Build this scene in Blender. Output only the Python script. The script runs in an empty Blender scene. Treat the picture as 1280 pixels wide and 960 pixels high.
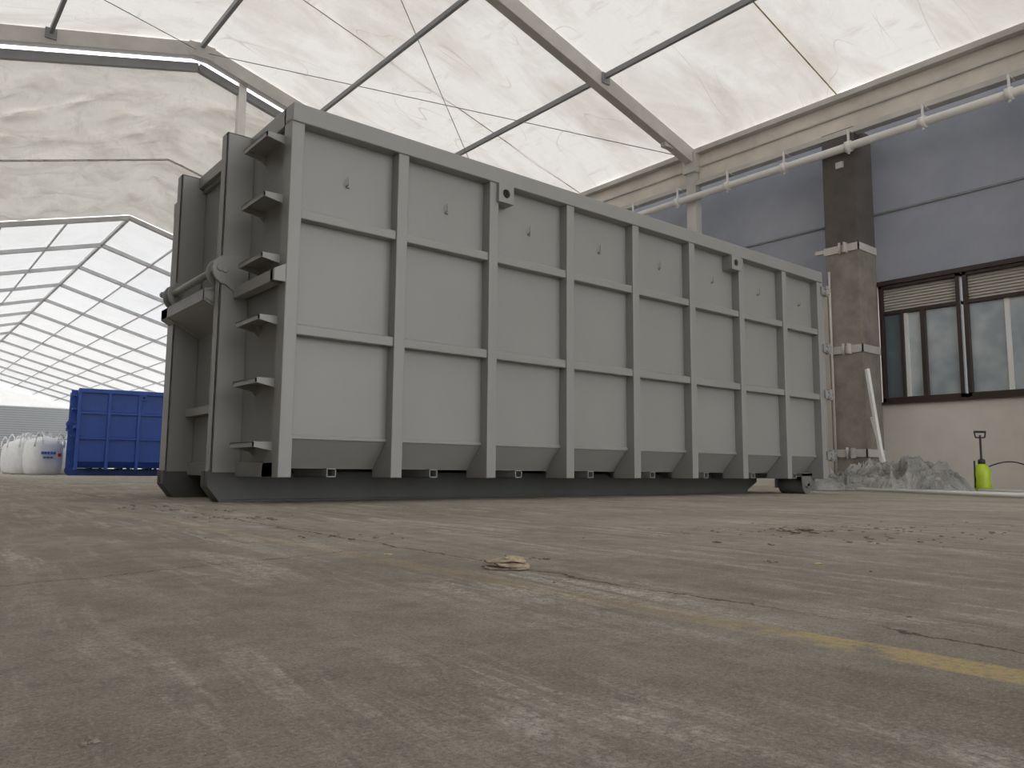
import bpy, bmesh, math, random
from mathutils import Vector, Matrix, noise
random.seed(7)
scene = bpy.context.scene
try:
    scene.view_settings.view_transform = 'Standard'
    scene.view_settings.look = 'None'
except Exception: pass

# ------------------------------------------------------------ materials
class NT:
    def __init__(s, name):
        s.m = bpy.data.materials.new(name); s.m.use_nodes = True
        s.t = s.m.node_tree; s.t.nodes.clear()
        s.out = s.t.nodes.new('ShaderNodeOutputMaterial')
        s.tc = s.t.nodes.new('ShaderNodeTexCoord')
    def n(s, typ, **kw):
        nd = s.t.nodes.new(typ)
        for k, v in kw.items(): setattr(nd, k, v)
        return nd
    def set(s, sock, v):
        if isinstance(v, bpy.types.NodeSocket): s.t.links.new(v, sock)
        else: sock.default_value = v
    def math(s, op, a, b=0.0, c=None, clamp=False):
        nd = s.n('ShaderNodeMath', operation=op); nd.use_clamp = clamp
        s.set(nd.inputs[0], a); s.set(nd.inputs[1], b)
        if c is not None: s.set(nd.inputs[2], c)
        return nd.outputs[0]
    def coords(s, scale=(1, 1, 1), rot=(0, 0, 0)):
        mp = s.n('ShaderNodeMapping')
        s.t.links.new(s.tc.outputs['Object'], mp.inputs[0])
        mp.inputs['Scale'].default_value = scale
        mp.inputs['Rotation'].default_value = rot
        return mp.outputs[0]
    def comb(s, x, y, z=0.0):
        nd = s.n('ShaderNodeCombineXYZ')
        for i, v in enumerate((x, y, z)): s.set(nd.inputs[i], v)
        return nd.outputs[0]
    def noise(s, scale, detail=4, rough=.55, vec=None, dist=0):
        nd = s.n('ShaderNodeTexNoise')
        s.t.links.new(vec if vec else s.tc.outputs['Object'], nd.inputs['Vector'])
        nd.inputs['Scale'].default_value = scale; nd.inputs['Detail'].default_value = detail
        nd.inputs['Roughness'].default_value = rough; nd.inputs['Distortion'].default_value = dist
        return nd.outputs[0]
    def ramp(s, f, a, b, lo=0.0, hi=1.0):
        nd = s.n('ShaderNodeMapRange'); nd.clamp = True
        s.set(nd.inputs[0], f); nd.inputs[1].default_value = a; nd.inputs[2].default_value = b
        nd.inputs[3].default_value = lo; nd.inputs[4].default_value = hi
        return nd.outputs[0]
    def mix(s, f, a, b, blend='MIX'):
        nd = s.n('ShaderNodeMix', data_type='RGBA', blend_type=blend)
        s.set(nd.inputs[0], f)
        s.set(nd.inputs[6], a if isinstance(a, bpy.types.NodeSocket) else (*a, 1))
        s.set(nd.inputs[7], b if isinstance(b, bpy.types.NodeSocket) else (*b, 1))
        return nd.outputs[2]
    def bump(s, h, strength=.3, dist=.01):
        nd = s.n('ShaderNodeBump'); nd.inputs['Strength'].default_value = strength
        nd.inputs['Distance'].default_value = dist; s.set(nd.inputs['Height'], h)
        return nd.outputs[0]
    def principled(s, col, rough=.6, metal=0.0, normal=None, spec=None):
        p = s.n('ShaderNodeBsdfPrincipled')
        s.set(p.inputs['Base Color'], col if isinstance(col, bpy.types.NodeSocket) else (*col, 1))
        s.set(p.inputs['Roughness'], rough); p.inputs['Metallic'].default_value = metal
        if spec is not None: p.inputs['Specular IOR Level'].default_value = spec
        if normal: s.t.links.new(normal, p.inputs['Normal'])
        s.t.links.new(p.outputs[0], s.out.inputs[0])
        return p

def paint(name, c, rough=.45, var=.12, sc=3.0, bumpy=.0, metal=0.0, spec=None):
    t = NT(name)
    n = t.noise(sc, 6, .6)
    col = t.mix(t.ramp(n, .3, .7), tuple(x*(1-var) for x in c), tuple(min(1, x*(1+var)) for x in c))
    nor = t.bump(t.noise(sc*12, 5), bumpy, .004) if bumpy else None
    t.principled(col, rough, metal, nor, spec)
    return t.m

M = {}
M['grey'] = paint('grey_paint', (.268, .267, .256), .38, .04, 1.5, .04, spec=.5)
M['blue'] = paint('blue_paint', (.010, .065, .33), .4, .08, 1.5)
M['under'] = paint('grey_paint_skid_shade', (.085, .085, .08), .55, .15, 2.5)  # skid grey darkened: shadow beneath the body put into the colour
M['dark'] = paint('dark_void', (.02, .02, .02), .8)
M['steel'] = paint('steel_roller', (.15, .15, .14), .45, .2, 5)
M['alu'] = paint('aluminium_frame', (.50, .48, .45), .45, .14, 2.0, .05)
M['alud'] = paint('galvanised_purlin', (.24, .245, .25), .45, .1, 2.0)
M['white'] = paint('white_plastic', (.72, .71, .68), .5, .06, 3)
M['cream'] = paint('cream_fascia', (.64, .59, .52), .6, .18, 1.1, .1)
M['black'] = paint('black_plastic', (.02, .02, .02), .4)
M['brown'] = paint('brown_window_frame', (.035, .022, .018), .45)
M['shut'] = paint('beige_shutter', (.42, .40, .36), .6, .05)
M['lime'] = paint('lime_plastic', (.42, .55, .03), .35)
M['cable'] = paint('steel_cable', (.30, .29, .28), .5)
M['wood'] = paint('weathered_wood', (.36, .29, .21), .9, .5, 45, .5)
M['dirt'] = paint('dry_dirt', (.24, .205, .165), .95, .4, 40, .6)
M['yleaf'] = paint('yellow_chip', (.55, .40, .2), .9, .2, 40)
M['bag'] = paint('woven_white_bag', (.80, .80, .80), .7, .06, 6, .3)
M['bagblue'] = paint('bag_print_blue', (.06, .16, .5), .6)
M['bagred'] = paint('bag_print_red', (.6, .04, .04), .6)
M['seam'] = paint('seam_tape', (.55, .48, .33), .8)

def fabric(name, c, c2, trans, dirt=.5, sc=.7, wr=.25, map_=(1, 1, 1), crease=.4):
    t = NT(name)
    v = t.coords(map_)
    n = t.noise(sc, 9, .62, v, .8)
    f = t.ramp(n, .44, .78)
    n2 = t.noise(1.0, 8, .7, t.coords((5.0, 1.2, 2.0)))
    f2 = t.ramp(n2, .56, .75, 0, .6)
    sp = t.ramp(t.noise(16, 4, .7), .64, .74, 0, .5)
    fac = t.math('MULTIPLY', t.math('MAXIMUM', t.math('MAXIMUM', f, f2), t.math('MULTIPLY', sp, t.ramp(n, .4, .6))), dirt)
    col = t.mix(fac, c, c2)
    # long thin crease lines
    for k, (rz_, s_) in enumerate(((.6, 1.0), (-.5, 1.3))):
        cr = t.math('ABSOLUTE', t.math('SUBTRACT', t.noise(s_, 0.5, .4, t.coords((.25, 1.0, .4), (0, 0, rz_))), .5))
        cr = t.math('MULTIPLY', t.ramp(cr, .0, .004, crease, 0), t.ramp(t.noise(.8, 2), .45, .6))
        col = t.mix(cr, col, c2)
    fold = t.noise(1.3, 6, .55, dist=1.6)
    nor = t.bump(fold, wr, .25)
    d = t.n('ShaderNodeBsdfDiffuse'); tr = t.n('ShaderNodeBsdfTranslucent')
    for b in (d, tr):
        t.t.links.new(col, b.inputs[0]); t.t.links.new(nor, b.inputs['Normal'])
    mx = t.n('ShaderNodeMixShader'); mx.inputs[0].default_value = trans
    t.t.links.new(d.outputs[0], mx.inputs[1]); t.t.links.new(tr.outputs[0], mx.inputs[2])
    t.t.links.new(mx.outputs[0], t.out.inputs[0])
    return t.m
M['roof'] = fabric('tent_membrane', (.91, .88, .84), (.48, .41, .33), .262, .68, .42, .32, (.7, 1.6, 1), .45)
M['roof2'] = fabric('tent_membrane_clean', (.93, .93, .93), (.8, .78, .74), .27, .4)
M['gable'] = fabric('dirty_gable_sheet', (.80, .77, .72), (.38, .33, .27), .19, .65, .9, .4, (.6, 1.5, 1.6), .25)
M['sidew'] = fabric('tent_sidewall', (.30, .29, .28), (.2, .19, .17), .04, .6)

# floor
t = NT('worn_concrete')
sep = t.n('ShaderNodeSeparateXYZ'); t.t.links.new(t.tc.outputs['Object'], sep.inputs[0])
X, Y = sep.outputs[0], sep.outputs[1]
ux = t.math('SUBTRACT', t.math('MULTIPLY', X, .997), t.math('MULTIPLY', Y, .078))
vy = t.math('ADD', t.math('MULTIPLY', Y, .997), t.math('MULTIPLY', X, .078))
def sv(a, b): return t.comb(t.math('MULTIPLY', ux, a), t.math('MULTIPLY', vy, b))
big = t.noise(1.1, 8, .65, dist=.5)
col = t.mix(t.ramp(big, .35, .62), (.355, .312, .255), (.50, .45, .383))
mid = t.noise(11, 10, .75)
col = t.mix(t.ramp(mid, .34, .60, .55, 0), col, (.22, .19, .155))
st2 = t.noise(1.0, 8, .7, sv(7, .9), .9)
col = t.mix(t.ramp(st2, .54, .72, 0, .5), col, (.215, .188, .155))
fine = t.noise(85, 6, .8)
fine2 = t.noise(26, 6, .8)
st = t.noise(1.0, 10, .72, sv(13, 1.5), .5)
env = t.ramp(t.noise(1.3, 4, .5, sv(1.8, 1.0)), .38, .60, .05, 1)
sf = t.math('MULTIPLY', t.ramp(st, .49, .60), t.ramp(fine, .40, .55))
sf = t.math('MULTIPLY', t.math('MULTIPLY', sf, t.ramp(fine2, .38, .54, .08, 1)), env)
col = t.mix(t.math('MULTIPLY', sf, .9), col, (.82, .78, .70))
gr = t.noise(230, 4, .8)
col = t.mix(t.ramp(gr, .52, .68, 0, .6), col, (.13, .115, .095))
col = t.mix(t.ramp(gr, .46, .33, 0, .45), col, (.76, .72, .65))
gr2 = t.noise(60, 5, .85)
col = t.mix(t.ramp(gr2, .54, .66, 0, .4), col, (.17, .15, .12))
wob = t.math('MULTIPLY', t.math('SUBTRACT', t.noise(5, 8, .7), .5), .16)
d = t.math('ABSOLUTE', t.math('SUBTRACT', t.math('ADD', X, wob), t.math('MULTIPLY_ADD', Y, .04, 1.08)))
ck = t.ramp(d, .001, .006, .75, 0)
ck = t.math('MULTIPLY', ck, t.ramp(t.noise(2.5, 3), .30, .44))
ck2 = t.math('ABSOLUTE', t.math('SUBTRACT', t.math('ADD', Y, t.math('MULTIPLY', wob, 1.3)), t.math('MULTIPLY_ADD', X, .25, 1.62)))
ck2 = t.math('MULTIPLY', t.ramp(ck2, .001, .005, .5, 0), t.ramp(X, .95, 1.05, 1, 0))
yl = t.ramp(t.math('ABSOLUTE', t.math('SUBTRACT', t.math('MULTIPLY_ADD', wob, .15, X), .955)), .032, .040, 1, 0)
yl = t.math('MULTIPLY', yl, t.ramp(t.noise(6, 8, .7), .40, .50))
yl = t.math('MULTIPLY', yl, t.ramp(Y, .60, .74, .9, .22))
col = t.mix(t.math('MULTIPLY', yl, t.ramp(fine, .38, .52, .25, .95)), col, (.70, .55, .27))
cr = t.math('MAXIMUM', ck, ck2)
col = t.mix(cr, col, (.06, .05, .04))
h = t.math('MULTIPLY_ADD', mid, 1.2, t.math('MULTIPLY', gr, .3))
h = t.math('ADD', h, t.math('MULTIPLY', fine, .55))
h = t.math('SUBTRACT', h, t.math('MULTIPLY', cr, .6))
t.principled(col, .88, 0, t.bump(h, 1.0, .014), .2)
M['floor'] = t.m

# column concrete
t = NT('column_concrete')
sep = t.n('ShaderNodeSeparateXYZ'); t.t.links.new(t.tc.outputs['Object'], sep.inputs[0])
n = t.noise(3.5, 8, .65)
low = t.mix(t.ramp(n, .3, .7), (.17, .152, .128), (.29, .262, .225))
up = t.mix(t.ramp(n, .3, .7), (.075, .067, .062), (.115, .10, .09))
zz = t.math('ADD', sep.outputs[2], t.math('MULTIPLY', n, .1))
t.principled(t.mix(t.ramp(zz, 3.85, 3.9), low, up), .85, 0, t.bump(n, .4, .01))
M['col'] = t.m
# plaster walls
t = NT('cream_plaster')
n = t.noise(1.4, 7, .6); t.principled(t.mix(t.ramp(n, .3, .7), (.56, .52, .47), (.66, .62, .57)), .8, 0, t.bump(n, .1, .01)); M['plaster'] = t.m
t = NT('bluish_wall_panel')
n = t.noise(.9, 6, .6); t.principled(t.mix(t.ramp(n, .3, .7), (.28, .30, .36), (.36, .38, .43)), .6); M['panel'] = t.m
t = NT('window_glass')
n = t.noise(1.6, 3, .5)
t.principled(t.mix(t.ramp(n, .4, .6), (.44, .50, .54), (.66, .72, .75)), .08, .35); M['glass'] = t.m  # pale mottled base colour stands in for bright reflections in the panes
t = NT('dark_glass'); t.principled((.16, .20, .23), .06, .4); M['glassd'] = t.m
t = NT('corrugated_sheet')
w = t.n('ShaderNodeTexWave', bands_direction='Z'); w.inputs['Scale'].default_value = 2.0
t.t.links.new(t.tc.outputs['Object'], w.inputs[0])
t.principled(t.mix(w.outputs[1], (.30, .32, .34), (.46, .48, .50)), .5); M['corr'] = t.m
t = NT('crumpled_plastic_tarp')
n = t.noise(3, 6, .65)
t.principled(t.mix(t.ramp(n, .35, .7), (.22, .215, .20), (.42, .415, .40)), .33, 0, t.bump(t.noise(6, 4, .55, dist=3), .9, .06), .6); M['tarp'] = t.m

# ------------------------------------------------------------ mesh builder
class MB:
    def __init__(s): s.bm = bmesh.new()
    def face(s, pts, mat=0):
        f = s.bm.faces.new([s.bm.verts.new(p) for p in pts]); f.material_index = mat; return f
    def box(s, x0, x1, y0, y1, z0, z1, mat=0):
        v = [s.bm.verts.new(p) for p in [(x0,y0,z0),(x1,y0,z0),(x1,y1,z0),(x0,y1,z0),(x0,y0,z1),(x1,y0,z1),(x1,y1,z1),(x0,y1,z1)]]
        for i in [(0,3,2,1),(4,5,6,7),(0,1,5,4),(1,2,6,5),(2,3,7,6),(3,0,4,7)]:
            f = s.bm.faces.new([v[k] for k in i]); f.material_index = mat
    def prism(s, prof, axis, a, b, mat=0):
        def P(u, v, w):
            return {'x': (w, u, v), 'y': (u, w, v), 'z': (u, v, w)}[axis]
        A = [s.bm.verts.new(P(u, v, a)) for u, v in prof]
        B = [s.bm.verts.new(P(u, v, b)) for u, v in prof]
        n = len(prof)
        fs = [s.bm.faces.new(A), s.bm.faces.new(B[::-1])]
        for i in range(n):
            fs.append(s.bm.faces.new([A[i], B[i], B[(i+1) % n], A[(i+1) % n]]))
        for f in fs: f.material_index = mat
    def beam(s, p0, p1, w, h, mat=0, up=(0, 0, 1)):
        p0, p1 = Vector(p0), Vector(p1); d = (p1-p0).normalized()
        sd = d.cross(Vector(up)).normalized(); u = sd.cross(d).normalized()
        c = [(-w/2,-h/2),(w/2,-h/2),(w/2,h/2),(-w/2,h/2)]
        A = [s.bm.verts.new(p0+sd*a+u*b) for a, b in c]; B = [s.bm.verts.new(p1+sd*a+u*b) for a, b in c]
        fs = [s.bm.faces.new(A[::-1]), s.bm.faces.new(B)]
        for i in range(4): fs.append(s.bm.faces.new([A[i], A[(i+1)%4], B[(i+1)%4], B[i]]))
        for f in fs: f.material_index = mat
    def cyl(s, p0, p1, r, seg=12, mat=0, r2=None, smooth=True):
        p0, p1 = Vector(p0), Vector(p1); d = (p1-p0).normalized()
        q = Vector((0, 0, 1)) if abs(d.z) < .9 else Vector((1, 0, 0))
        a = d.cross(q).normalized(); b = d.cross(a); r2 = r if r2 is None else r2
        A = []; B = []
        for i in range(seg):
            an = 2*math.pi*i/seg; o = a*math.cos(an)+b*math.sin(an)
            A.append(s.bm.verts.new(p0+o*r)); B.append(s.bm.verts.new(p1+o*r2))
        f = s.bm.faces.new(A); f.material_index = mat
        f = s.bm.faces.new(B[::-1]); f.material_index = mat
        for i in range(seg):
            f = s.bm.faces.new([A[i], B[i], B[(i+1) % seg], A[(i+1) % seg]]); f.material_index = mat; f.smooth = smooth
    def tube(s, pts, r, seg=8, mat=0):
        for a, b in zip(pts[:-1], pts[1:]): s.cyl(a, b, r, seg, mat)
    def lathe(s, c, prof, seg=20, mat=0):
        rings = []
        for r, z in prof:
            rings.append([s.bm.verts.new((c[0]+r*math.cos(2*math.pi*i/seg), c[1]+r*math.sin(2*math.pi*i/seg), c[2]+z)) for i in range(seg)])
        for R0, R1 in zip(rings[:-1], rings[1:]):
            for i in range(seg):
                f = s.bm.faces.new([R0[i], R0[(i+1)%seg], R1[(i+1)%seg], R1[i]]); f.material_index = mat; f.smooth = True
        s.bm.faces.new(rings[0][::-1]).material_index = mat; s.bm.faces.new(rings[-1]).material_index = mat
    def done(s, name, mats, parent=None, bevel=0, smooth=False, fixn=True):
        if fixn: bmesh.ops.recalc_face_normals(s.bm, faces=s.bm.faces)
        me = bpy.data.meshes.new(name); s.bm.to_mesh(me); s.bm.free()
        if not isinstance(mats, (list, tuple)): mats = [mats]
        for m in mats: me.materials.append(m)
        if smooth:
            for p in me.polygons: p.use_smooth = True
        o = bpy.data.objects.new(name, me); bpy.context.collection.objects.link(o)
        if parent: o.parent = parent
        if bevel:
            b = o.modifiers.new('bevel', 'BEVEL'); b.width = bevel; b.segments = 2; b.limit_method = 'ANGLE'; b.angle_limit = math.radians(40)
        return o
def empty(name, loc=(0, 0, 0), rz=0):
    e = bpy.data.objects.new(name, None); bpy.context.collection.objects.link(e)
    e.location = loc; e.rotation_euler = (0, 0, rz); e.empty_display_size = .3
    return e

# ------------------------------------------------------------ roll-off container
def container(name, loc, rz, mat, under):
    P = empty(name, loc, rz)
    L, W, H, ZB = 6.31, 2.45, 2.49, .165
    PY = .085
    b = MB()
    for sgn in (0, 1):
        f = (lambda y: y) if not sgn else (lambda y: W-y)
        def bx(x0, x1, y0, y1, z0, z1): 
            a, c = sorted((f(y0), f(y1))); b.box(x0, x1, a, c, z0, z1)
        bx(.05, L-.04, PY, PY+.006, .40, H-.08)              # side sheet
        # chamfer
        b.prism([(f(PY), .40), (f(PY+.006), .41), (f(.245), .235), (f(.24), .225)], 'x', .05, L-.04)
    b.box(.03, L-.04, .24, W-.24, .222, .235)                 # floor sheet
    b.box(.03, .036, PY, W-PY, .23, H-.06)                     # front sheet
    b.box(L-.06, L-.05, .05, W-.05, .2, H-.08)                # rear door sheet
    b.done('shell_sheets', mat, P)
    b = MB()
    bay = L/8
    for sgn in (0, 1):
        f = (lambda y: y) if not sgn else (lambda y: W-y)
        def bx(x0, x1, y0, y1, z0, z1):
            a, c = sorted((f(y0), f(y1))); b.box(x0, x1, a, c, z0, z1)
        for k in range(1, 8):
            xc = k*bay+.02
            b.prism([(f(0), ZB), (f(0), H-.10), (f(PY+.002), H-.10), (f(PY+.002), .41), (f(.25), .23), (f(.25), ZB)], 'x', xc-.042, xc+.042)
        # corner posts
        b.prism([(f(0), ZB), (f(0), H-.10), (f(.12), H-.10), (f(.12), .41), (f(.25), .23), (f(.25), ZB)], 'x', 0, .085)
        b.prism([(f(0), ZB), (f(0), H-.10), (f(.12), H-.10), (f(.12), .41), (f(.25), .23), (f(.25), ZB)], 'x', L-.10, L)
        for zc in (1.07, 1.80):
            for k in range(8):
                x0 = k*bay+.02+.042 if k else .085
                x1 = (k+1)*bay+.02-.042 if k < 7 else L-.10
                b.prism([(f(.012), zc-.036), (f(.012), zc+.026), (f(PY+.002), zc+.045), (f(PY+.002), zc-.036)], 'x', x0, x1)
        # bottom edge strip of sheet
        bx(.085, L-.10, PY-.012, PY, .398, .425)
        bx(0, L, -.012, .13, H-.12, H)                         # top rail
    b.box(0, .12, .1, W-.1, H-.12, H); b.box(L-.12, L, .1, W-.1, H-.12, H)
    b.box(0, .03, .08, W-.08, ZB, .26)
    b.done('ribs_and_rails', mat, P, .006)
    # cross members (open square tubes)
    b = MB()
    for k in range(8):
        xc = (k+.5)*bay+.05
        w = .034
        for (x0, x1, z0, z1) in ((xc-w, xc-w+.008, .165, .224), (xc+w-.008, xc+w, .165, .224), (xc-w, xc+w, .165, .173), (xc-w, xc+w, .216, .224)):
            b.box(x0, x1, .20, W-.20, z0, z1)
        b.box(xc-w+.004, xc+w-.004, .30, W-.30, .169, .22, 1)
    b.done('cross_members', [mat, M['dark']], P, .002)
    b = MB()
    for y in (.70, 1.70):
        pr = [(-.10, 0), (-.18, .10), (-.18, .20), (L-.25, .20), (L-.25, .12), (L-.5, 0)]
        b.prism(pr, 'y', y-.012+.05, y+.012+.05)
        b.prism([(-.10, 0), (L-.5, 0), (L-.5, .012), (-.10, .012)], 'y', y-.02, y+.12)
        b.prism([(-.10, 0), (-.18, .10), (-.172, .106), (-.09, .012)], 'y', y-.02, y+.12)
        b.prism([(-.18, .10), (-.18, .20), (-.168, .20), (-.168, .10)], 'y', y-.02, y+.12)
        b.prism([(-.10, .012), (-.17, .10), (-.17, .2), (L-.5, .2), (L-.5, .012)], 'y', y-.002, y+.004)
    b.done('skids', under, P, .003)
    # front lifting frame
    b = MB()
    for y in (.70, 1.70):
        b.box(-.16, .03, y-.01, y+.012, .19, H-.0)          # web plates
        b.box(-.16, -.148, y-.01, y+.10, .19, H-.0)
        b.box(-.16, .03, y+.09, y+.10, .19, H)
        b.box(-.16, .03, y-.01, y+.10, H-.012, H)
        # cheek plate
        pts = []
        for i in range(9):
            a = math.pi*(.5+i/8)
            pts.append((-.13+.09*math.cos(a), 1.53+.10*math.sin(a)))
        pts = [(.02, 1.66)] + pts + [(-.03, 1.36), (.02, 1.36)]
        b.prism(pts, 'y', y-.03, y-.005)
        b.prism(pts, 'y', y+.10, y+.12)
        b.cyl((-.14, y-.042, 1.53), (-.14, y-.03, 1.53), .022, 16)
    b.cyl((-.17, .66, 1.54), (-.17, 1.86, 1.54), .026, 18)       # hook bar
    b.cyl((-.17, 1.80, 1.54), (-.20, 1.90, 1.56), .026, 14)
    # guard wedge below bar
    b.prism([(.03, 1.47), (-.12, 1.44), (-.22, 1.42), (-.22, 1.34), (.03, 1.20)], 'y', .82, .85)
    b.prism([(.03, 1.47), (-.12, 1.44), (-.22, 1.42), (-.22, 1.34), (.03, 1.20)], 'y', 1.66, 1.82)
    b.prism([(.03, 1.46), (-.22, 1.41), (-.22, 1.40), (.03, 1.44)], 'y', .82, 1.8)
    b.prism([(.03, 1.22), (-.22, 1.35), (-.21, 1.36), (.03, 1.235)], 'y', .82, 1.8)
    b.prism([(-.22, 1.34), (-.22, 1.42), (-.21, 1.42), (-.21, 1.34)], 'y', .82, 1.82)
    # bracket arm from cheek to corner post
    b.box(-.075, .0, .02, .68, 1.345, 1.42)
    b.prism([(0, 1.345), (-.075, 1.345), (-.075, 1.42), (0, 1.46)], 'y', .0, .06)
    b.box(-.05, .03, .82, 1.66, .60, .66)
    b.box(-.03, .03, .82, 1.70, H-.09, H)
    b.done('hook_frame', mat, P, .004)
    # ladder steps
    b = MB()
    for i in range(6):
        z = .37+.385*i
        b.box(-.12, .03, .10, .48, z, z+.008)
        b.box(-.12, -.112, .10, .48, z-.025, z+.006)
        for y in (.10, .472):
            b.prism([(.03, z), (-.12, z), (-.12, z-.022), (.0, z-.045), (.03, z-.075)], 'y', y, y+.008)
    b.done('ladder_steps', mat, P)
    # lugs, pins, hinges
    b = MB()
    for xc in (1.69, 4.63):
        r, s_, zc = .034, .072, H-.195
        n = 24; out = []; inn = []
        for layer, y in enumerate((-.03, -.004)):
            o = []; q = []
            for i in range(n):
                a = 2*math.pi*i/n; c, sn = math.cos(a), math.sin(a); m = max(abs(c), abs(sn))
                o.append(b.bm.verts.new((xc+s_*c/m, y, zc+s_*sn/m))); q.append(b.bm.verts.new((xc+r*c, y, zc+r*sn)))
            out.append(o); inn.append(q)
        for i in range(n):
            j = (i+1) % n
            b.bm.faces.new([out[0][i], out[0][j], inn[0][j], inn[0][i]])
            b.bm.faces.new([out[0][i], out[1][i], out[1][j], out[0][j]])
            b.bm.faces.new([inn[0][i], inn[0][j], inn[1][j], inn[1][i]])
        b.box(xc-.066, xc+.066, -.004, .08, zc-.066, zc+.066, 1)
        b.box(xc-.072, xc+.072, -.0035, .084, zc-.072, zc-.066, 0)
        b.box(xc-.072, xc-.066, -.0035, .084, zc-.072, zc+.072, 0); b.box(xc+.066, xc+.072, -.0035, .084, zc-.072, zc+.072, 0)
    for k in range(8):
        xc = (k+.5)*bay+.03
        b.cyl((xc, PY-.028, 2.07), (xc, PY-.028, 2.13), .005, 8)
        b.cyl((xc, PY-.03, 2.072), (xc, PY+.004, 2.072), .006, 8)
        b.box(xc-.004, xc+.02, PY-.012, PY+.002, 2.062, 2.072)
    b.box(5.66, 5.70, PY-.03, PY, .62, .66)
    for z in (2.28, 1.62, 1.10, .42):
        b.box(L-.03, L+.10, -.02, .02, z-.045, z+.045)
        b.cyl((L+.075, -.01, z-.06), (L+.075, -.01, z+.06), .028, 12)
        b.box(L+.02, L+.12, -.035, .0, z+.02, z+.035); b.box(L+.02, L+.12, -.035, .0, z-.035, z-.02)
    b.cyl((L+.04, .03, .35), (L+.04, .03, 2.38), .016, 10)
    b.box(L, L+.05, .02, W-.02, .2, .3); b.box(L, L+.05, .02, W-.02, 2.3, 2.42)
    for y in (.4, 1.2, 2.0): b.box(L, L+.05, y, y+.06, .3, 2.3)
    b.done('lugs_pins_hinges', [mat, M['dark']], P, .002)
    b = MB()
    for y in (.16, W-.46):
        b.cyl((L-.17, y, .092), (L-.17, y+.30, .092), .092, 28)
        b.cyl((L-.17, y-.02, .092), (L-.17, y+.32, .092), .03, 16)
        b.box(L-.30, L-.04, y+.305, y+.32, .06, .23)
        b.box(L-.30, L-.04, y-.02, y-.006, .08, .23)
        b.box(L-.30, L-.04, y-.02, y+.32, .19, .225)
    b.done('rear_rollers', mat if mat is not M['grey'] else M['steel'], P, .004)
    return P

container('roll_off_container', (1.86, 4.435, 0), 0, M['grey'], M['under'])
container('roll_off_container.001', (4.45, 24.9, 0), math.radians(-8), M['blue'], M['blue'])

# ------------------------------------------------------------ main tent
RX, EZ, RZ, EX, EXL = 4.4, 6.42, 8.52, 11.95, -3.2
S = (RZ-EZ)/(EX-RX)
def rz(x, r=RZ): return r - S*abs(x-RX)
FY = [-9.1, -3.05, 2.99, 9.04, 15.1]
P = empty('tent_frame')
b = MB()
for y in FY:
    b.beam((EX, y, EZ-.12), (RX, y, RZ-.12), .18, .28)
    b.beam((EXL, y, EZ-.12), (RX, y, RZ-.12), .18, .28)
    b.box(RX-.25, RX+.25, y-.10, y+.10, RZ-.30, RZ-.02)
    b.beam((EX, y, EZ-.05), (EX-.9, y, EZ+.9*S-.30), .12, .10)
    b.box(EXL-.1, EXL+.1, y-.1, y+.1, 0, EZ)
    b.box(EX-.08, EX+.10, y-.11, y+.11, 0, EZ)
    b.box(EX-.14, EX+.14, y-.15, y+.15, EZ-.42, EZ-.02)
b.done('rafters_and_posts', M['alu'], P, .008)
b = MB()
for x in (9.4, 6.85, 1.85, -.7):
    b.beam((x, FY[0], rz(x)-.03), (x, FY[-1], rz(x)-.03), .06, .09)
    for y in FY[1:]: b.box(x-.09, x+.09, y-.12, y+.12, rz(x)-.17, rz(x)+.02)
b.beam((RX, FY[0], RZ-.05), (RX, FY[-1], RZ-.05), .07, .10)
b.done('purlins', M['alud'], P)
b = MB()
y0, y1 = FY[3], FY[4]
for xe in (EX, EXL):
    b.cyl((xe, y0, EZ-.1), (RX, y1, RZ-.14), .008, 6)
    b.cyl((RX, y0, RZ-.14), (xe, y1, EZ-.1), .008, 6)
b.done('bracing_cables', M['cable'], P)
b = MB()
for y0, y1 in zip(FY[:-1], FY[1:]):
    ym = (y0+y1)/2+.05
    for xe in (EX, EXL): b.beam((xe, ym, EZ+.035), (RX, ym, RZ+.035), .022, .006)
b.done('membrane_seams', M['seam'], P)
b = MB()   # eave beam, rails, post at gable
b.box(EX+.02, EX+.20, FY[0], FY[-1]+5, 5.80, 6.36)
b.done('eave_fascia', M['cream'], P, .01)
b = MB()
b.box(EX-.10, EX+.06, FY[0], FY[-1]+5, 6.36, 6.46)
b.box(EX-.06, EX+.10, FY[0], FY[-1]+5, 5.74, 5.83)
b.box(EX-.02, EX+.03, FY[0], FY[-1]+5, 6.10, 6.13)
b.done('eave_rails', M['alu'], P, .006)
b = MB()
b.box(5.2, 5.36, 15.15, 15.3, 0, rz(5.3)-.2)
b.box(.3, .46, 15.15, 15.3, 0, rz(.4)-.2)
b.done('gable_posts', M['white'], P, .01)
b = MB()
b.beam((EXL, 15.22, EZ-.42), (RX, 15.22, RZ-.42), .10, .16)
b.beam((EX, 15.22, EZ-.42), (RX, 15.22, RZ-.42), .10, .16)
b.done('gable_rail', M['alud'], P)
# gutter pipe with clamps
b = MB()
b.cyl((11.78, -9, 5.47), (11.78, 19.5, 5.47), .065, 18)
for i in range(24):
    y = -8+i*1.15
    b.cyl((11.78, y, 5.47), (11.78, y+.09, 5.47), .09, 16, 0)
    b.box(11.765, 11.795, y+.03, y+.06, 5.35, 5.76, 0)
    b.box(11.78, 12.0, y+.03, y+.06, 5.73, 5.76, 0)
b.done('gutter_pipe', M['white'], P)

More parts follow.
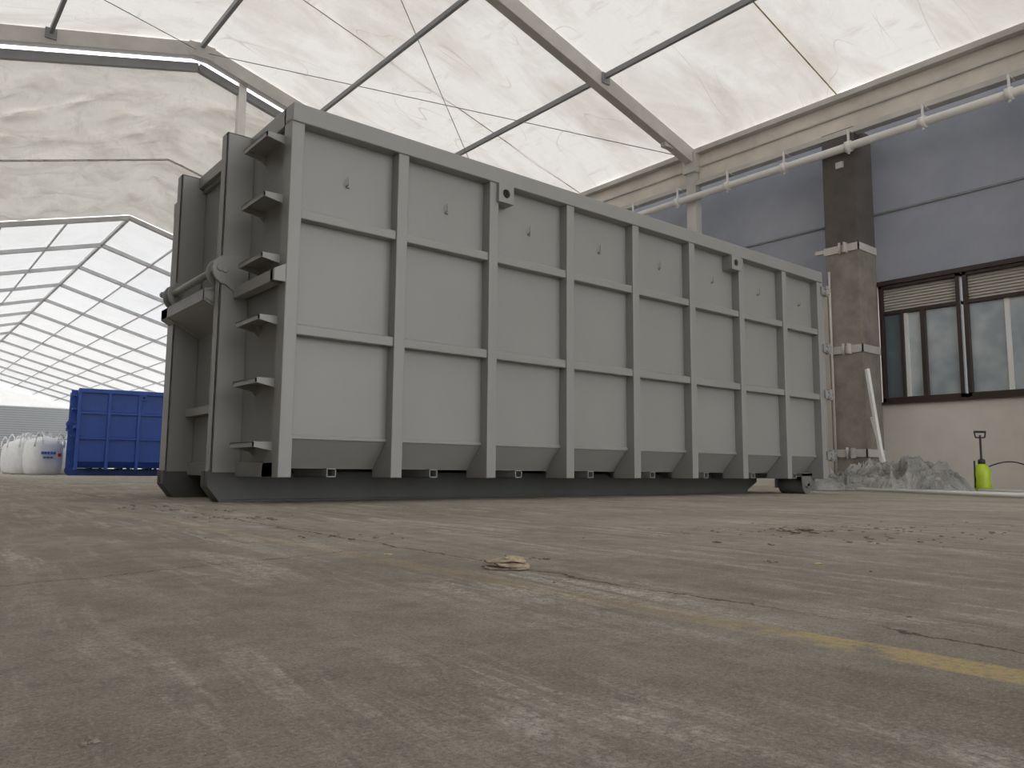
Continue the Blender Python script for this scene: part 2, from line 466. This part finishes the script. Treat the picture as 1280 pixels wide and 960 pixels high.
def grid(mb, f, nu, nv, mat=0):
    V = [[mb.bm.verts.new(f(i/nu, j/nv)) for j in range(nv+1)] for i in range(nu+1)]
    for i in range(nu):
        for j in range(nv):
            q = mb.bm.faces.new([V[i][j], V[i+1][j], V[i+1][j+1], V[i][j+1]]); q.smooth = True; q.material_index = mat
def ridge(q): return 1-2*abs(noise.noise(q))
b = MB()
for y0, y1 in zip(FY[:-1], FY[1:]):
    for xe in (EXL, EX):
        def f(u, v, y0=y0, y1=y1, xe=xe):
            x = xe+(RX-xe)*u; y = y0+(y1-y0)*v
            e = math.sin(math.pi*v)
            nz = noise.noise(Vector((x*.6, y*.6, 1)))*.05*e + .02*e*ridge(Vector((x*.5+y*.35, y*.5-x*.3, 4)))
            return (x, y, rz(x)+.06-.05*e*math.sin(math.pi*min(1, max(0, u)))+nz)
        grid(b, f, 40, 34)
b.done('ceiling', M['roof'], None)
b = MB()
grid(b, lambda u, v: (EXL-.1, FY[0]+(20-FY[0])*u, EZ*v+.0), 10, 4)
b.done('wall_left', M['sidew'], None)

# gable sheet lofted between the tall tent and the low tent
R2, E2, Y2, Y2E = 6.32, 4.18, 20.05, 62.05
def prof(x, r): return r - S*abs(x-RX)
def gf(u, v):
    x = EXL+.05+(EX-EXL-.1)*u
    A = Vector((x, 15.24, prof(x, RZ)-.48)); 
    B = Vector((x, 16.9, prof(x, 6.75))); C = Vector((x, Y2, prof(x, R2)+.02))
    if v < .5:
        w = v*2; p = A.lerp(B, w); amp = math.sin(math.pi*w)**.7
        p.y += -.35*math.sin(math.pi*w)
        # hanging folds
        sw = Vector((x*.5+w*.9, w*2.0, 5))
        p.y += amp*.34*ridge(sw)+amp*.20*ridge(sw*2.7)+amp*.07*ridge(sw*6)
    else:
        w = (v-.5)*2; p = B.lerp(C, w); amp = math.sin(math.pi*w)**.7; p.z -= .22*amp
        sw = Vector((x*.9-w*1.6, w*2.3+x*.3, 9))
        p.z += amp*.24*ridge(sw)+amp*.15*ridge(sw*2.5)+amp*.05*ridge(sw*6)
    return p
b = MB(); grid(b, gf, 220, 100); b.done('gable_curtain', M['gable'], P)
b = MB()
pts = [gf(i/60, .5)-Vector((0, .03, .02)) for i in range(61)]
b.tube(pts, .022, 6); b.done('curtain_hem_rope', M['alu'], P)

# low tent
P2 = empty('low_tent_frame')
ys = [Y2+3*i for i in range(14)]
b = MB()
for y in ys:
    b.beam((EX, y, E2-.06), (RX, y, R2-.06), .10, .10); b.beam((EXL, y, E2-.06), (RX, y, R2-.06), .10, .10)
    b.box(EX-.08, EX+.08, y-.07, y+.07, 0, E2); b.box(EXL-.08, EXL+.08, y-.07, y+.07, 0, E2)
for k in range(1, 6):
    for sg in (-1, 1):
        x = RX+sg*1.28*k
        b.beam((x, Y2, prof(x, R2)-.05), (x, Y2E-.2, prof(x, R2)-.05), .035, .045)
b.beam((RX, Y2, R2-.05), (RX, Y2E-.2, R2-.05), .07, .08)
b.done('low_tent_arches', paint('weathered_aluminium', (.55, .55, .55), .5), P2)
b = MB()
for xe in (EXL, EX): grid(b, lambda u, v, xe=xe: (xe+(RX-xe)*u, Y2+(Y2E-Y2)*v, prof(xe+(RX-xe)*u, R2)+.01), 4, 14)
b.done('ceiling_low_tent', M['roof2'], None)
b = MB()
grid(b, lambda u, v: (EX+.1, Y2+(Y2E-Y2)*u, E2*v), 10, 2); grid(b, lambda u, v: (EXL-.1, Y2+(Y2E-Y2)*u, E2*v), 10, 2)
b.done('wall_low_tent', M['roof2'], None)
b = MB()
b.box(EXL, EX, Y2E, Y2E+.1, 4.35, 4.40)
b.face([(EXL, Y2E+.05, 4.4), (EX, Y2E+.05, 4.4), (EX, Y2E+.05, 4.41), (RX, Y2E+.05, R2), (EXL, Y2E+.05, 4.41)])
b.done('wall_end_gable', M['roof2'], None)
b = MB(); b.box(EXL, EX, Y2E, Y2E+.1, 0, 4.35); b.done('wall_end', M['corr'], None)

# ------------------------------------------------------------ floor
b = MB(); b.box(-30, 45, -40, 90, -.2, 0); b.done('floor', M['floor'], None)

# ------------------------------------------------------------ building wall
WX = 12.5
b = MB()
y0, y1, z0, z1 = 1.9, 5.86, 1.37, 3.26
b.box(WX, WX+.3, -12, 20, 0, z0)
b.box(WX, WX+.3, y1, 20, z0, z1); b.box(WX, WX+.3, -12, y0, z0, z1)
b.box(WX, WX+.3, -12, 20, z1, 3.34)
b.box(WX-.03, WX, -12, 20, 0, .12)
b.done('wall_right', M['plaster'], None)
b = MB()
for a, c in ((3.34, 4.47), (4.49, 6.5)): b.box(WX-.02, WX+.3, -12, 20, a, c)
b.box(WX, WX+.28, -12, 20, 4.46, 4.50)
b.done('wall_right_cladding', M['panel'], None, .004)
b = MB(); b.box(WX-.05, WX, -12, 20, 4.455, 4.475); b.box(WX-.06, WX-.02, -12, 5.80, 3.26, 3.33, 1)
b.done('trim_1', [M['alud'], M['brown']], None)

def window(name, ya, yb, splits, dark, inner):
    P = empty(name)
    b = MB(); x0, x1 = WX+.02, WX+.10; fz = 2.84
    b.box(x0-.05, x1, ya, ya+.06, z0, z1); b.box(x0-.05, x1, yb-.06, yb, z0, z1)
    b.box(x0-.05, x1, ya, yb, z0, z0+.07); b.box(x0-.05, x1, ya, yb, z1-.05, z1); b.box(x0-.03, x1, ya, yb, fz-.06, fz)
    for s_, w in splits: b.box(x0-.04, x1, s_-w/2, s_+w/2, z0, fz)
    b.done('frame', M['brown'], P, .005)
    b = MB()
    for i in range(8):
        z = fz+.0+i*.046; b.prism([(x0+.03, z), (x0+.005, z+.003), (x0+.018, z+.034), (x0+.03, z+.034)], 'y', ya+.06, yb-.06)
    b.box(x0+.03, x0+.04, ya+.06, yb-.06, fz, z1-.05)
    b.done('shutter', M['shut'], P)
    b = MB(); b.box(x0+.03, x0+.04, ya+.05, yb-.05, z0+.05, fz-.03); b.done('glass', M['glass'], P)
    b = MB()
    for a, c in dark: b.box(x0+.015, x0+.03, a, c, z0+.07, fz-.05)
    b.done('open_sash', M['glassd'], P)
    b = MB()
    for s_ in inner: b.box(x0+.0, x0+.03, s_-.03, s_+.03, z0+.07, fz-.05)
    b.done('inner_sash_frame', M['white'], P)
    return P
window('window_1', 4.58, 5.80, [(5.46, .05), (5.14, .07)], [(5.49, 5.74)], [5.41])
window('window_2', 3.25, 4.54, [], [], [3.98])
window('window_3', 1.92, 3.21, [(2.6, .05)], [(2.63, 2.9)], [2.3])
b = MB(); b.box(WX-.06, WX, 1.9, 5.80, z0-.04, z0); b.done('window_sill', M['brown'], None)

# column
P = empty('concrete_column')
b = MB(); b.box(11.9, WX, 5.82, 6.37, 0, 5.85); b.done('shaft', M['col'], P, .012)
b = MB()
for z in (.55, 2.20, 3.85):
    b.box(11.88, WX, 5.80, 5.82, z-.06, z+.06); b.box(11.88, 11.90, 5.80, 6.39, z-.06, z+.06)
    b.box(11.80, 11.90, 5.99, 6.02, z-.08, z+.08); b.cyl((11.84, 6.1, z-.09), (11.84, 6.1, z+.09), .02, 8)
    b.box(11.84, 11.9, 6.39, 6.52, z-.03, z+.03)
b.box(11.86, 11.9, 6.0, 6.12, 5.2, 5.3); b.cyl((11.86, 6.3, .1), (11.86, 6.3, 3.5), .018, 8)
b.done('steel_straps', M['alu'], P)
b = MB(); b.beam((11.72, 5.45, .0), (11.86, 5.74, 1.85), .05, .06); b.beam((11.66, 5.35, .0), (11.86, 5.70, 1.1), .035, .04)
b.done('leaning_plank', M['white'], None, .005)

# ------------------------------------------------------------ clutter
def tarp_pt(u, v):
    a = (u-.5)*2.15; c = (v-.5)*1.15
    e = max(0, 1-(abs(2*u-1))**6)*max(0, 1-(abs(2*v-1))**3)
    q = Vector((a*1.5, c*1.5, 2.2))
    w = Vector((noise.noise(q*1.3), noise.noise(q*1.3+Vector((9, 0, 0))), 0))*.8
    r1 = abs(noise.noise(q*1.1+w)); r2 = abs(noise.noise(q*2.2+w*1.5+Vector((3, 3, 0)))); r3 = abs(noise.noise(q*4.6+w*2+Vector((7, 1, 0)))); r4 = abs(noise.noise(q*9+w*3))
    hgt = .31-.16*r1**.8-.16*r2**.8-.13*r3**.9-.06*r4
    hgt = max(.05, hgt)*(.66+.75*u if u < .75 else 1.22-.5*(u-.75))
    z = max(.004, e**.4*hgt*1.5+.006)
    wob = .16*noise.noise(q*1.7); wa = .10*noise.noise(q*2.3+Vector((0, 4, 0)))
    rx, ry = .773, -.635
    return (10.84+rx*(a+wa)+.635*(c+wob), 5.18+ry*(a+wa)+.773*(c+wob), z)
b = MB(); grid(b, tarp_pt, 150, 90); o = b.done('crumpled_tarp', M['tarp'], None)

P = empty('pressure_sprayer')
sx, sy = 11.86, 4.20
b = MB()
b.lathe((sx, sy, 0), [(.08, 0), (.105, .02), (.108, .10), (.10, .16), (.108, .22), (.10, .30), (.06, .36), (.04, .38)])
b.done('tank', M['lime'], P)
b = MB()
b.lathe((sx, sy, .375), [(.045, 0), (.045, .06), (.02, .07), (.014, .08), (.014, .40)], 14)
b.cyl((sx-.06, sy+.05, .82), (sx+.06, sy-.05, .82), .016, 10)
b.cyl((sx-.05, sy+.04, .74), (sx-.06, sy+.05, .82), .010, 8); b.cyl((sx+.05, sy-.04, .74), (sx+.06, sy-.05, .82), .010, 8)
b.cyl((sx-.05, sy+.04, .74), (sx+.05, sy-.04, .74), .010, 8)
hp = []
for i in range(15):
    w = i/14; hp.append((sx+.05+.22*w, sy-.07-.75*w, .34+.12*math.sin(w*math.pi)-.33*w**2+.0))
b.tube(hp, .010, 6)
b.cyl((sx-.085, sy+.06, .05), (sx-.085, sy+.06, .42), .012, 8)
b.done('pump_handle_and_hose', M['black'], P)
b = MB()
b.cyl((9.85, 4.95, .03), (8.1, 2.50, .03), .022, 10)
b.cyl((10.0, 4.5, .025), (8.9, 2.4, .025), .020, 10)
b.cyl((10.9, 3.9, .03), (9.4, 2.1, .03), .024, 10)
b.cyl((11.55, 3.8, .02), (9.9, 1.9, .02), .018, 10)
b.done('metal_poles', M['white'], None)
b = MB()
pp = [(11.9+.35*math.cos(a)*(.5+.1*a/6), 3.0+.45*math.sin(a), .015+.02*(i % 3)) for i, a in enumerate([k*.35 for k in range(30)])]
b.tube(pp, .011, 6); b.done('black_cable', M['black'], None)

# bulk bags
def bag_mesh():
    b = MB()
    n = 24; rings = []
    prof_ = [(.40, 0), (.47, .06), (.50, .3), (.52, .6), (.50, .9), (.44, 1.02), (.28, 1.12), (.10, 1.17), (.06, 1.22), (.11, 1.32)]
    for r, z in prof_:
        R = []
        for i in range(n):
            a = 2*math.pi*i/n; c, s_ = math.cos(a), math.sin(a)
            k = (abs(c)**4+abs(s_)**4)**(-.25) if z < 1.05 else 1
            rr = r*k*(1+.05*noise.noise(Vector((c*3, s_*3, z*5))))*.93
            R.append(b.bm.verts.new((rr*c, rr*s_, z)))
        rings.append(R)
    for R0, R1 in zip(rings[:-1], rings[1:]):
        for i in range(n):
            f = b.bm.faces.new([R0[i], R0[(i+1)%n], R1[(i+1)%n], R1[i]]); f.smooth = True
    b.bm.faces.new(rings[0][::-1]); b.bm.faces.new(rings[-1])
    for sx_ in (-1, 1):
        for sy_ in (-1, 1):
            b.tube([(sx_*.42, sy_*.38, .85), (sx_*.40, sy_*.40, 1.10), (sx_*.32, sy_*.36, 1.28), (sx_*.22, sy_*.40, 1.15), (sx_*.20, sy_*.43, .85)], .022, 6)
    for i in range(5): b.box(-.26+i*.085, -.20+i*.085, -.515, -.45, .62, .70, 1)
    for i in range(3): b.box(-.20+i*.10, -.13+i*.10, -.515, -.45, .50, .55, 1)
    b.box(.22, .30, -.515, -.45, .56, .66, 2)
    o = b.done('bulk_bag', [M['bag'], M['bagblue'], M['bagred']], None)
    return o
o0 = bag_mesh()
for i, (x, y, r) in enumerate([(4.08, 27.6, .25), (5.15, 28.9, .1), (3.85, 29.1, .3), (4.6, 30.6, -.2), (4.0, 31.9, .4), (4.5, 33.8, 0), (5.9, 30.5, .2)]):
    o = o0 if i == 0 else o0.copy()
    if i: bpy.context.collection.objects.link(o)
    o.location = (x, y, 0); o.rotation_euler = (0, 0, r)

# debris
def clump(b, x, y, r, flat=.45, mat=0, seed=0):
    g = bmesh.ops.create_icosphere(b.bm, subdivisions=2, radius=1)
    an = random.random()*6.28; el = 1+random.random()*.9
    for v in g['verts']:
        p = v.co.copy(); k = 1+.55*noise.noise(p*1.6+Vector((seed*3.1, x*9, y*7)))
        p = p*k*r; p.x *= el; p.z *= flat
        px = p.x*math.cos(an)-p.y*math.sin(an); py = p.x*math.sin(an)+p.y*math.cos(an)
        v.co = Vector((x+px, y+py, max(0, p.z+r*flat*.4)))
b = MB(); k = 0
def uv2w(t, D): return D*(.635+.773*t), D*(.773-.635*t)
for i in range(110):
    t_ = random.gauss(.46, .12); D = random.gauss(2.9, .25) 
    x, y = uv2w(t_, D); k += 1; clump(b, x, y, random.choice([.003, .004, .006, .009, .003]), .45, 0, k)
for (t_, D, r, n_) in [(.366, 2.95, .020, 16), (.33, 1.9, .006, 4), (.5, 2.5, .010, 9), (.035, 1.92, .008, 4), (-.34, 3.4, .012, 16), (-.20, 2.55, .009, 12), (.50, 1.18, .004, 2), (-.52, .62, .004, 5), (-.42, 4.0, .012, 10), (-.46, 4.4, .012, 8)]:
    for j in range(n_):
        x, y = uv2w(t_+random.gauss(0, .04 if n_ > 7 else .008), D+random.gauss(0, .09 if n_ > 7 else .012)); k += 1
        clump(b, x, y, r*random.uniform(.3, 1), .5, 0, k)
for i in range(60):
    x, y = random.uniform(.5, 7), random.uniform(.2, 4.2); k += 1
    clump(b, x, y, random.uniform(.001, .0035), .6, 0, k)
b.done('dirt_clumps', M['dirt'], None, fixn=True)
# torn layered scrap of bark/board
b = MB()
ex = Vector((.773, -.635, 0)); ey = Vector((.635, .773, 0)); c0 = Vector((1.085, 1.335, 0))
for j, (dx, dy, L_, W_, z, tx, ty) in enumerate([(0, 0, .092, .052, .003, .02, .05), (.012, -.006, .070, .038, .010, -.05, .16), (-.014, .006, .060, .034, .017, .12, .14), (.020, .010, .044, .026, .020, -.16, .25)]):
    n_ = 22; top = []; bot = []
    for i in range(n_):
        an = 2*math.pi*i/n_; c, s_ = math.cos(an), math.sin(an); m_ = (abs(c)**5+abs(s_)**5)**(-.2)
        rr = m_*(1+.22*random.uniform(-1, 1)*(1 if i % 2 else .4))
        u, v = L_/2*rr*c, W_/2*rr*s_
        p = c0+ex*(dx+u)+ey*(dy+v)+Vector((0, 0, max(.0015, z+u*tx+v*ty)))
        bot.append(b.bm.verts.new(p)); top.append(b.bm.verts.new(p+Vector((0, 0, .0028))))
    b.bm.faces.new(top); b.bm.faces.new(bot[::-1])
    for i in range(n_): b.bm.faces.new([bot[i], bot[(i+1) % n_], top[(i+1) % n_], top[i]])
b.done('torn_wood_scrap', M['wood'], None)
b = MB(); x, y = uv2w(.39, 1.87); clump(b, x, y, .010, .2); x, y = uv2w(-.155, 2.0); clump(b, x, y, .010, .15); b.done('yellow_paint_flakes', M['yleaf'], None)

# ------------------------------------------------------------ light
w = bpy.data.worlds.new('World'); scene.world = w; w.use_nodes = True
bg = w.node_tree.nodes['Background']; bg.inputs[0].default_value = (.965, .98, 1, 1); bg.inputs[1].default_value = 2.8

# ------------------------------------------------------------ camera
cam = bpy.data.cameras.new('camera'); co = bpy.data.objects.new('camera', cam); bpy.context.collection.objects.link(co)
cam.sensor_width = 36; cam.lens = 970/1280*36; cam.clip_start = .01; cam.clip_end = 300
yaw, p, r = math.radians(50.6), math.atan(110/970), math.radians(.5)
F = Vector((math.cos(yaw)*math.cos(p), math.sin(yaw)*math.cos(p), math.sin(p)))
R = Vector((math.sin(yaw), -math.cos(yaw), 0)); U = R.cross(F)
R2_, U2_ = R*math.cos(r)+U*math.sin(r), U*math.cos(r)-R*math.sin(r)
m = Matrix((R2_, U2_, -F)).transposed().to_4x4(); m.translation = Vector((0, 0, .21))
co.matrix_world = m
scene.camera = co
